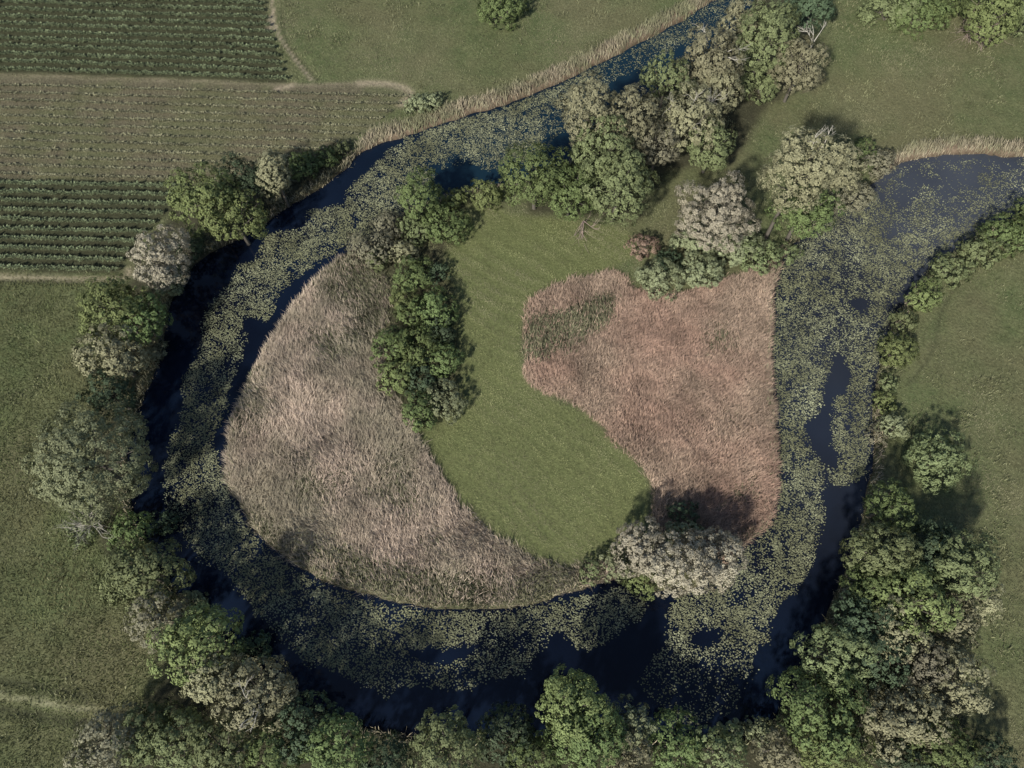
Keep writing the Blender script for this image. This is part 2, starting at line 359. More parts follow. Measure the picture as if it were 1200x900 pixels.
bank = np.clip((SDW + .35) / .5, 0, 1)
at_ = {'lawn': at(lawn), 'reed': at(reedL | reedR | stripT | stripR), 'lush': at(lush), 'field': at(stub & ~cropA) * (1 - .55*np.clip(at(blur(fbm(GX, GY, 7, 160) > .56, 3), 0), 0, 1)), 'cropsoil': np.maximum(at(cropA | cropB), np.clip(at(ditch) + at(trail)*.7, 0, 1)), 'turfpath': at(turf_path), 'dirt': at(dirt), 'bank': at(bank), 'litter_shade': at(floor_, 4)}
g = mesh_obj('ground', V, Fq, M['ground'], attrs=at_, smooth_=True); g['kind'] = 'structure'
# ---------------------------------------------------------------- water
# sky reflection painted into the water: blue upper arm, pale grey right inlet
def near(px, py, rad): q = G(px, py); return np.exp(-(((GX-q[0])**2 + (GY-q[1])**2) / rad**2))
blue_sheen_ = np.clip(near(560,200,13) + near(755,90,17) + near(850,20,18) + .6*near(660,160,12), 0, 1)
grey_sheen_ = np.clip(near(1090,215,17) + .9*near(1190,215,22) + .35*near(1000,400,20) + .2*near(1000,560,16), 0, 1) * (.6 + .5*fbm(GX, GY, 8, 150))
wm = edt(river_m, 2) < 1.5; sub = wm[::3, ::3]; jj, ii = np.nonzero(sub); D3 = DX*3
vx = X0 + np.arange(sub.shape[1]+1)*D3; vy = Y0 + np.arange(sub.shape[0]+1)*D3
idx = -np.ones((len(vy), len(vx)), int); use = np.zeros(idx.shape, bool)
for dj in (0, 1):
    for di in (0, 1): use[jj+dj, ii+di] = True
idx[use] = np.arange(use.sum()); uj, ui = np.nonzero(use)
V = np.stack([vx[ui], vy[uj], np.full(len(ui), WATER_Z)], -1)
mesh_obj('river_water', V, np.stack([idx[jj, ii], idx[jj, ii+1], idx[jj+1, ii+1], idx[jj+1, ii]], -1), M['water'], attrs={'blue_sheen': look(blue_sheen_, V[:, 0], V[:, 1]), 'grey_sheen': look(grey_sheen_, V[:, 0], V[:, 1])})['kind'] = 'structure'

# ---------------------------------------------------------------- scatters
def scatter(mask, dens, thr=None):
    """Random points at dens per square metre where mask (0..1 raster) allows."""
    ys_, xs_ = np.nonzero(mask > .02)
    if len(ys_) == 0: return np.zeros((0, 2))
    x0, x1, y0, y1 = gx[xs_.min()], gx[xs_.max()], gy[ys_.min()], gy[ys_.max()]
    n = int((x1-x0)*(y1-y0)*dens); x = rng.uniform(x0, x1, n); y = rng.uniform(y0, y1, n)
    k = look(mask, x, y) > (rng.random(n) if thr is None else thr); return np.stack([x[k], y[k]], -1)
def ground_pts(P): return np.column_stack([P, hz(P[:, 0], P[:, 1])])
frame = pm([(-110,-70),(1310,-70),(1310,960),(-110,960)], False)
dry = frame & (SDW < -.1)
def cover(name, mask, dens, h, wd, lean, m, label, dirn=None, spread=3.1, seg=1, cat='grass', lift=0):
    P = ground_pts(scatter(mask, dens)); n = len(P); P[:, 2] -= .03
    a0 = 0 if dirn is None else dirn(P[:, 0], P[:, 1])
    az = a0 + rng.uniform(-spread, spread, n)
    hh = h * rng.uniform(.6, 1.3, n) * (.7 + .6*fbm(P[:, 0], P[:, 1], 2.2, 44))
    V, Fc = blades(P, az, rng.uniform(*lean, n), hh, wd * rng.uniform(.7, 1.3, n), seg)
    return tag(mesh_obj(name, V, Fc, m), label, cat, kind='stuff')
nomans = ~(lawn | reedL | reedR | crop_any | stripT | stripR) & dry & (~floor_ | (fbm(GX, GY, 1.5, 175) > .6))
open_g = nomans & (dirt < .4) & (turf_path < .15) & (trail < .6) & (ditch < .8)
left_zone = pm([(-200,320),(140,322),(150,400),(130,500),(180,640),(260,780),(350,850),(350,1000),(-200,1000)], False)
cover('meadow_grass', blur(open_g & ~left_zone, 1), 24, .30, .10, (.5, 1.25), M['grass'], 'olive green meadow grass around the river bend', spread=1.6, dirn=lambda x, y: 6*fbm(x, y, 14, 61))
cover('rough_grass', blur(open_g & left_zone, 1), 30, .42, .125, (.5, 1.25), M['grass_left'], 'rough dark green grass of the meadow left of the river', spread=1.9, dirn=lambda x, y: 6*fbm(x, y, 8, 62))
tus = np.clip((fbm(GX, GY, 2.6, 64) - .50)*5, 0, 1) * (.3 + .7*(fbm(GX, GY, 16, 65) > .47))
cover('tall_grass', blur(open_g, 1)*tus, 16, .48, .085, (.3, 1.2), M['tall'], 'taller pale tussocks of uncut grass dotted through the meadows', seg=2)
# mown lawn with faint swaths
cover('mown_grass', blur(lawn & dry, 1) * (.6 + .4*swath), 40, .26, .10, (.7, 1.3), M['lawn'], 'short mown grass of the tongue-shaped clearing between the reed beds', spread=.8, dirn=lambda x, y: -.6 + 2.2*(look(swath, x, y) - .5)*(fbm(x, y, 10, 73) > .48) + 2*fbm(x, y, 12, 72))
reedcut = np.minimum(dist_line(GP([(838,600),(860,584),(884,562)])), dist_line(GP([(768,578),(785,588),(806,604)])))
def wind(seed, base, amp=2.6, s=7): return lambda x, y: base + amp*(fbm(x, y, s, seed) - .5)*2
okr = dry | (frame & (SDW < .25))
cover('grey_reed_bed', blur(reedL & okr, 1) * (1 - .8*lush), 62, 1.25, .062, (.35, 1.2), M['reed_left'], 'dry pinkish grey reeds filling the inside bank left of the clearing', dirn=wind(80, 2.2), spread=1.25, seg=2, cat='reeds')
cover('reddish_reed_bed', blur(reedR & okr & (reedcut > .5), 1) * np.clip(1 - lush, 0, 1), 62, 1.05, .062, (.3, 1.15), M['reed_right'], 'dry reddish reeds filling the bed right of the clearing', dirn=wind(81, 1.4, 1.6), spread=1.5, seg=2, cat='reeds')
cover('green_reeds', blur((reedL | reedR) & okr, 1) * lush, 34, .9, .11, (.3, 1.1), M['reed_green'], 'green reed growth in patches among the dry reeds', dirn=wind(82, 2.0), spread=.9, seg=2, cat='reeds')
cover('bank_reeds', blur((stripT | stripR) & okr, 1)*(.4 + .6*(fbm(GX, GY, 2.5, 90) > .42)), 30, 1.15, .09, (.25, 1.1), M['reed_bank'], 'pale reeds lining the upper bank of the river', dirn=wind(83, 1.8, 1.2), spread=1.0, seg=2, cat='reeds')
edge = (np.abs(SDW + .35) < .55) & ~(stripT | stripR) & frame
cover('bank_grass', blur(edge, 1), 22, 1.0, .10, (.2, 1.1), M['reed_bank'], 'pale tufts of sedge overhanging the water edge all round the bend', seg=2, cat='sedge')

# ---------------------------------------------------------------- water lilies
L1 = pm([(468,150),(500,138),(590,108),(660,80),(740,40),(800,8),(836,-12),(875,-60),(900,-30),(868,10),(845,30),(800,50),(765,70),(740,82),(705,100),(695,130),(665,150),(645,165),(615,185),(585,200),(540,188),(510,200),
         (490,225),(470,250),(440,262),(430,280),(402,284),(383,300),(353,318),(330,335),(318,360),(308,378),(293,367),(286,363),(277,387),(281,415),(275,438),(266,456),(261,488),(249,500),(246,517),(256,540),(263,560),(272,585),(284,608),(300,634),(320,650),(345,668),(385,688),(450,706),
         (520,716),(600,716),(650,702),(700,697),(722,690),(748,691),(763,704),(757,720),(735,731),(718,744),(700,760),(682,762),(660,744),(648,740),(638,766),(618,782),(600,792),(570,800),(535,812),(500,802),(470,806),(450,822),(430,804),(400,790),(360,776),(325,748),(300,722),(280,692),(256,666),(238,660),(214,626),(200,600),(190,588),(188,560),(195,530),(200,505),(208,490),(212,460),(215,440),(222,425),(232,410),(238,390),(236,360),(248,345),(268,330),(275,308),(297,305),(300,290),(312,272),(330,268),(352,266),(362,243),(400,238),(410,215),(440,190),(455,172),(480,160)], False)
L2 = pm([(930,284),(955,262),(985,245),(1010,228),(1028,222),(1040,240),(1065,248),(1090,245),(1120,225),(1160,212),(1200,208),(1290,190),(1290,220),(1190,252),(1140,275),(1105,295),(1075,315),(1062,335),(1050,360),(1040,385),(1034,420),(1028,460),(1026,500),(1022,540),(1015,560),(995,575),(972,556),(965,560),(968,600),(958,640),(955,655),(945,676),(930,694),(915,705),(908,722),(904,746),(885,768),(884,795),(868,825),(845,842),(800,852),(775,836),(755,812),(746,792),(765,776),(782,758),(790,745),(780,735),(783,712),(800,692),(845,672),(866,645),(890,628),(908,595),(912,550),(909,500),(906,450),(904,400),(908,345),(916,310)], False)
Hs = pm([(978,402),(986,418),(1000,432),(998,455),(990,460),(980,466),(976,490),(977,515),(983,538),(985,548),(970,545),(952,525),(944,495),(955,488),(965,470),(971,442)], False)
hole = lambda cx, cy, a, b: ((GXp - cx)/a)**2 + ((GYp - cy)/b)**2 < 1
zc = GX*0; yc_ = GY*ct - (0 - CAM_H)*(-st_)*-1     # inverse survey: photo coords of each grid point
dz = -CAM_H
GYv = (GY*ct + dz*st_); GZd = (GY*st_ - dz*ct); GXp = 600 + F*GX/GZd; GYp = 450 - F*(GYv/GZd)
open_p = Hs | hole(1010,352,14,9) | hole(830,747,22,11) | hole(910,772,16,10) | hole(505,768,34,10) | hole(540,764,30,7) | hole(1000,575,22,8) | hole(660,168,13,16) | hole(755,112,16,14) | hole(715,120,10,12) | hole(1085,150,1,1)
sparse = np.ones(GX.shape, np.float32)
def dim(cx, cy, a, b, v):
    global sparse
    e = ((GXp-cx)/a)**2 + ((GYp-cy)/b)**2; sparse = np.minimum(sparse, v + (1-v)*np.clip(e**1.5, 0, 1))
dim(548,200,58,26,.30); dim(590,205,24,14,.25); dim(660,150,36,36,.35); dim(750,85,75,50,.22); dim(830,25,70,45,.3); dim(242,452,14,32,.35); dim(1100,225,90,40,.34); dim(1050,262,30,16,.4)
dim(1180,235,70,40,.4); dim(820,812,100,60,.22); dim(500,790,130,40,.5); dim(610,770,80,34,.5); dim(330,735,60,40,.55); dim(720,735,60,34,.65); dim(445,745,70,60,.8); dim(995,330,12,70,.55); dim(440,178,14,8,.05); dim(400,215,20,12,.7)
lm = (L1 | L2) & ~open_p & river_m
ed = blur(lm, 5) + (fbm(GX, GY, 2.2, 101) - .5)*.75
cov = np.clip((ed - .30)*2.6, 0, 1)**1.5 * sparse
extra = (pm([(1060,245),(1085,212),(1105,225),(1095,255),(1060,262)], False) | pm([(1040,205),(1055,212),(1045,216)], False) | pm([(285,360),(300,355),(305,365),(292,372)], False) | pm([(278,390),(290,388),(288,402)], False)| pm([(1150,200),(1200,195),(1200,215),(1150,215)], False)) & river_m
cov = np.maximum(cov, .5*blur(extra, 1)); inlet = (pm([(1030,215),(1060,188),(1200,184),(1290,180),(1290,230),(1100,250),(1040,245)], False)) & river_m
cov = np.maximum(cov, blur(inlet, 2)*np.clip((fbm(GX, GY, 3, 170) - .44)*2.4, .03, .55)) * np.clip((SD - .45)*2, 0, 1)
nn = fbm(GX, GY, 1.1, 110, 2)
cov = cov * np.clip(.35 + (nn - .3)*1.7, .1, 1)
P = scatter(cov, 62); n = len(P); print('pads', n)
rad = .045 + .085*rng.random(n)**1.3; k6 = 6
tilt = rng.uniform(0, .5, n); ta = rng.uniform(0, 2*np.pi, n)
nrm = np.stack([np.sin(tilt)*np.cos(ta), np.sin(tilt)*np.sin(ta), np.cos(tilt)], -1); rot = rng.uniform(0, 2*np.pi, n)
A = unit(np.cross(nrm, np.array([.1, 1., 0]))); B = np.cross(nrm, A)
ang = rot[:, None] + np.linspace(.28, 2*np.pi - .28, k6 - 1)[None]
ring = rad[:, None, None] * (A[:, None]*np.cos(ang)[..., None]*1.12 + B[:, None]*np.sin(ang)[..., None]*.9)
notch = (A*np.cos(rot)[:, None] + B*np.sin(rot)[:, None]) * rad[:, None]*.15
base = np.column_stack([P, WATER_Z + .02 + rng.uniform(0, .1, n) + rad*np.sin(tilt)])
V = (base[:, None] + np.concatenate([notch[:, None], ring], 1)).reshape(-1, 3)
tag(mesh_obj('water_lily_pads', V, np.arange(n*k6).reshape(-1, k6), M['lily']), 'greyish green lily pads floating in drifts over the dark water', 'lily pads', kind='stuff')

# ---------------------------------------------------------------- crop rows
ORD = ['lowest', 'second lowest', 'third from the bottom', 'fourth from the bottom', 'fifth from the bottom', 'sixth from the bottom', 'seventh from the bottom', 'eighth from the bottom', 'ninth from the bottom',
       'tenth from the bottom', 'eleventh from the bottom', 'twelfth from the bottom', 'thirteenth from the bottom', 'fourteenth from the bottom', 'fifteenth from the bottom', 'sixteenth from the bottom']
def crop_rows(a, b, nrow, mask, step, hgt, m, name, labelf, group, cat, nl=14, llen=.55, shrink=1.0, off=None):
    a, b = np.array(a), np.array(b); d = unit(b - a); nrm_ = np.array([-d[1], d[0]]); nrm_ = nrm_ * (1 if nrm_[1] > 0 else -1)
    for i in range(nrow):
        s = np.arange(-120, 140, step); s = s + rng.uniform(-.25, .25, len(s))*step
        Q = a + d*s[:, None] + nrm_*(off[i] if off is not None else 0) + nrm_*rng.normal(0, .09, len(s))[:, None]
        k = (look(mask, Q[:, 0], Q[:, 1]) > .5) & (Q[:, 0] > -128); Q = Q[k]
        if shrink < 1: Q = Q[rng.random(len(Q)) < shrink]
        if len(Q) < 4: continue
        P = ground_pts(Q); n = len(P); hh = hgt*rng.uniform(.75, 1.2, n)*(.85 + .3*fbm(Q[:, 0], Q[:, 1], 5, 120))
        Pn = np.repeat(P, nl, 0); hn = np.repeat(hh, nl)
        az = rng.uniform(0, 2*np.pi, n*nl); zf = rng.uniform(.45, 1, n*nl)
        Pn[:, 2] += hn*zf*.85; dd = np.stack([np.cos(az), np.sin(az), 0*az], -1)
        Pn = Pn + dd*(llen*.35*(1.15-zf))[:, None]
        V, Fc = blades(Pn, az, rng.uniform(.8, 1.65, n*nl), llen*rng.uniform(.6, 1.2, n*nl), llen*.42*rng.uniform(.7, 1.3, n*nl), 2)
        c = P[0].copy(); o = mesh_obj(name, V - c, Fc, m); o.location = c
        tag(o, labelf(i), cat, group)
la, lb = G(0, 85), G(330, 96)
crop_rows(la, lb, 15, cropA, .5, 1.0, M['crop'], 'crop_row', lambda i: f'dense crop row, {ORD[i]} in the upper field by the path', 'dense crop rows of the upper field', 'crop row', off=[.5 + 2.0*i for i in range(15)], nl=26, llen=.43)
lc, ld = G(0, 316), G(135, 319)
crop_rows(lc, ld, 11, cropB, .5, 1.05, M['crop'], 'crop_row', lambda i: f'dense green crop row, {ORD[i]} of the lower field above the left meadow', 'dense crop rows of the lower field', 'crop row', off=[.3 + 1.93*i for i in range(11)], nl=26, llen=.43)
ym = G(0, 205)[1] ; le, lf = G(0, 206), G(240, 213)
for_rows = 12
sp_ = (G(0, 95)[1] - G(0, 206)[1]) / for_rows
crop_rows(le, lf, for_rows, stub, .26, .45, M['crop_thin'], 'stubble_row', lambda i: f'sparse row of thin pale plants, {ORD[i]} of the brown middle field', 'sparse rows of the brown middle field', 'crop row', off=[.4 + sp_*i for i in range(for_rows)], nl=12, llen=.37, shrink=.93)
cover('field_weeds', blur(stub & ~cropA, 1)*np.clip(.45 + 1.2*(fbm(GX, GY, 5, 130) - .35), .2, 1), 34, .30, .085, (.6, 1.3), M['crop_thin'], 'thin weeds and straw between the sparse rows of the brown field', cat='weeds')

# ---------------------------------------------------------------- trees
def crown_mesh(rx, ry, rz, r, lean=(0, 0), density=1.0, lsz=.25, feather=0., fan=False):
    """Leaf sprays on many overlapping boughs spread over an uneven ellipsoid; origin at crown centre."""
    Rm = (rx*ry*rz)**(1/3); lr0 = .34 + .20*Rm
    K = int(np.clip(2.7*(Rm/lr0)**2, 9, 75)); K1 = K
    u = (np.arange(K1)+.5)/K1; ph = np.arccos(1 - 1.72*u); th = np.pi*(1+5**.5)*np.arange(K1) + r.uniform(0, 6)
    D = np.stack([np.sin(ph)*np.cos(th), np.sin(ph)*np.sin(th), np.cos(ph)], -1) + r.normal(0, .13, (K1, 3)); D = unit(D)
    # broad bulges + per-bough scatter give an uneven outline
    bl = unit(r.normal(size=(5, 3))); bulge = np.max(D @ bl.T, 1); bw = .72 + .26*bulge + r.uniform(-.19, .17, K1)
    Cn = D * np.array([rx, ry, rz]) * (bw - .14)[:, None]
    lr = lr0 * r.uniform(.7, 1.35, K1)
    P, Nn = [], []
    for c, q, d in zip(Cn, lr, D):
        n = int(density * 4*np.pi*q*q*.62 / (lsz*lsz*1.25*.62) * .92)
        v = unit(r.normal(size=(n, 3)) + d*.75)
        # twiggy sub-clumps: pull points toward a handful of spray tips
        tips = unit(r.normal(size=(max(5, int(q*9)), 3)) + d*.8)
        ti = np.argmax(v @ tips.T, 1); v = unit(v*.55 + tips[ti]*.6 + r.normal(0, .07, v.shape))
        rr = q * (1 + .28*((v*tips[ti]).sum(1) - .85)*3) * r.uniform(.72, 1.06, n)
        P.append(c + v*rr[:, None]*np.array([1, 1, .88])); Nn.append(unit(v + d*.5 + r.normal(0, .24 + feather, v.shape) + np.array([0, 0, .25])))
    # sparse inner leaves so gaps read dark, not empty
    ni = int(density * 34 * Rm**2); v = unit(r.normal(size=(ni, 3))); P.append(v * np.array([rx, ry, rz]) * (r.uniform(.15, .68, ni))[:, None]); Nn.append(unit(v + r.normal(0, .8, v.shape)))
    P = np.vstack(P); Nn = np.vstack(Nn)
    P[:, 0] += lean[0]*P[:, 2]; P[:, 1] += lean[1]*P[:, 2]
    sz = lsz * r.uniform(.6, 1.3, len(P)) * .62
    V, Fq = leaf_quads(P, Nn, sz, r=r)
    return V, Fq, Cn
def trunk_paths(hc, rz, Cn, r, rad, off):
    """Tapered trunk to the crown heart with limbs to some boughs."""
    top = hc + rz*.35; n = 6; z = np.linspace(-.3, top, n); wv = np.cumsum(r.normal(0, .10, (n, 2)), 0)*(top*.09)
    tp = np.column_stack([wv[:, 0], wv[:, 1], z]); tp[:, :2] -= tp[-1, :2]*(z/top)[:, None]
    tp[:, :2] += off*(1 - np.clip(z/top, 0, 1))[:, None]
    paths = [(tp, rad*np.linspace(1.15, .35, n))]
    sel = r.permutation(len(Cn))[:min(9, len(Cn))]
    for j in sel:
        e = Cn[j] + np.array([0, 0, hc]); s0 = tp[3] * .4 + tp[4] * .6 if r.random() < .5 else tp[3]
        mid = (s0 + e)/2 + np.array([0, 0, -.1*np.linalg.norm(e - s0)]); paths.append((np.array([s0, mid, e]), rad*np.array([.42, .28, .1])))
    return paths
def branching(r, base, direc, length, rad, depth, out, spread=.6):
    p = [np.array(base)]; d = unit(np.array(direc, float))
    for k in range(3): d = unit(d + r.normal(0, .16, 3)); p.append(p[-1] + d*length/3)
    out.append((np.array(p), rad*np.linspace(1, .5, 4)))
    if depth > 0:
        for k in range(r.integers(2, 5)):
            i = r.integers(1, 4); branching(r, p[i], unit(d + r.normal(0, spread, 3)), length*r.uniform(.5, .8), rad*.5, depth-1, out, spread)
n_tree = [0]
def tree(cx, cy, rpx, kind, label, name='tree', ax=1., ay=1., tall=1.0, dead=0, cat='tree', group=None, feather=0., dens=1., lsz=None, off=(0, 0)):
    """Crown centre seen at photo point (cx, cy), crown radius rpx photo pixels; ax, ay stretch it."""
    r = np.random.default_rng(1000 + n_tree[0]*7); n_tree[0] += 1
    bush = rpx < 19 or name == 'shrub'; rpx = rpx*(1.0 if group == g5 else 1.06 if group in (g2, g3) else 1.12); tall = tall*(r.uniform(.78, 1.3) if group in (g2, g3) else r.uniform(.85, 1.15))
    Rm = rpx * mpp(cx, cy, 6)
    hc = (Rm*.62 + .15) if bush else (Rm*.95 + 3.2)*tall
    Rm = rpx * mpp(cx, cy, hc); x, y = G(cx, cy, hc); rz = Rm*(.72 if bush else .95)*max(1, (tall-1)*.8+1)
    hc = max(hc, rz*.75)
    gz = float(hz(x, y)); gz = max(gz, -.9)
    root = empty(name, (float(x), float(y), gz))
    tag(root, label, cat, group)
    ls = lsz or (.20 if Rm < 2.5 else .245 if Rm < 4.5 else .28)
    V, Fq, Cn = crown_mesh(Rm*ax, Rm*ay, rz, r, density=dens, lsz=ls, feather=feather)
    V = V + np.array([0, 0, hc]); V[:, 2] = np.maximum(V[:, 2], .05)
    mesh_obj('crown' if not bush else 'foliage', V, Fq, M[kind], root)
    if bush:
        ps = []
        for k in range(4): branching(r, (0, 0, -.2), (r.normal(0, .6), r.normal(0, .6), 1), hc*.8, .05 + .02*Rm, 1, ps)
        v, f = tubes(ps, 4); mesh_obj('stem', v, f, M['bark'], root)
    else:
        v, f = tubes(trunk_paths(hc, rz, Cn, r, .10 + .045*Rm, np.array(off, float)), 6); mesh_obj('trunk', v, f, M['bark'], root, smooth_=True)
    if dead:
        for k in range(dead):
            ps = []; d = unit(np.array([r.normal(0, .5), r.normal(-.25, .5), .9])); st = np.array([0, 0, hc]) + d*np.array([Rm*ax, Rm*ay, rz])*.55
            branching(r, st, d, Rm*.50, .09, 2, ps, .5); v, f = tubes(ps, 4); mesh_obj('dead_branch', v, f, M['dead'], root)
    return root
g1 = 'trees along the left bank'; g2 = 'trees along the bottom bank'; g3 = 'trees of the lower right wood'; g4 = 'trees on the upper inner bank'; g5 = 'shrubs between the left reed bed and the clearing'
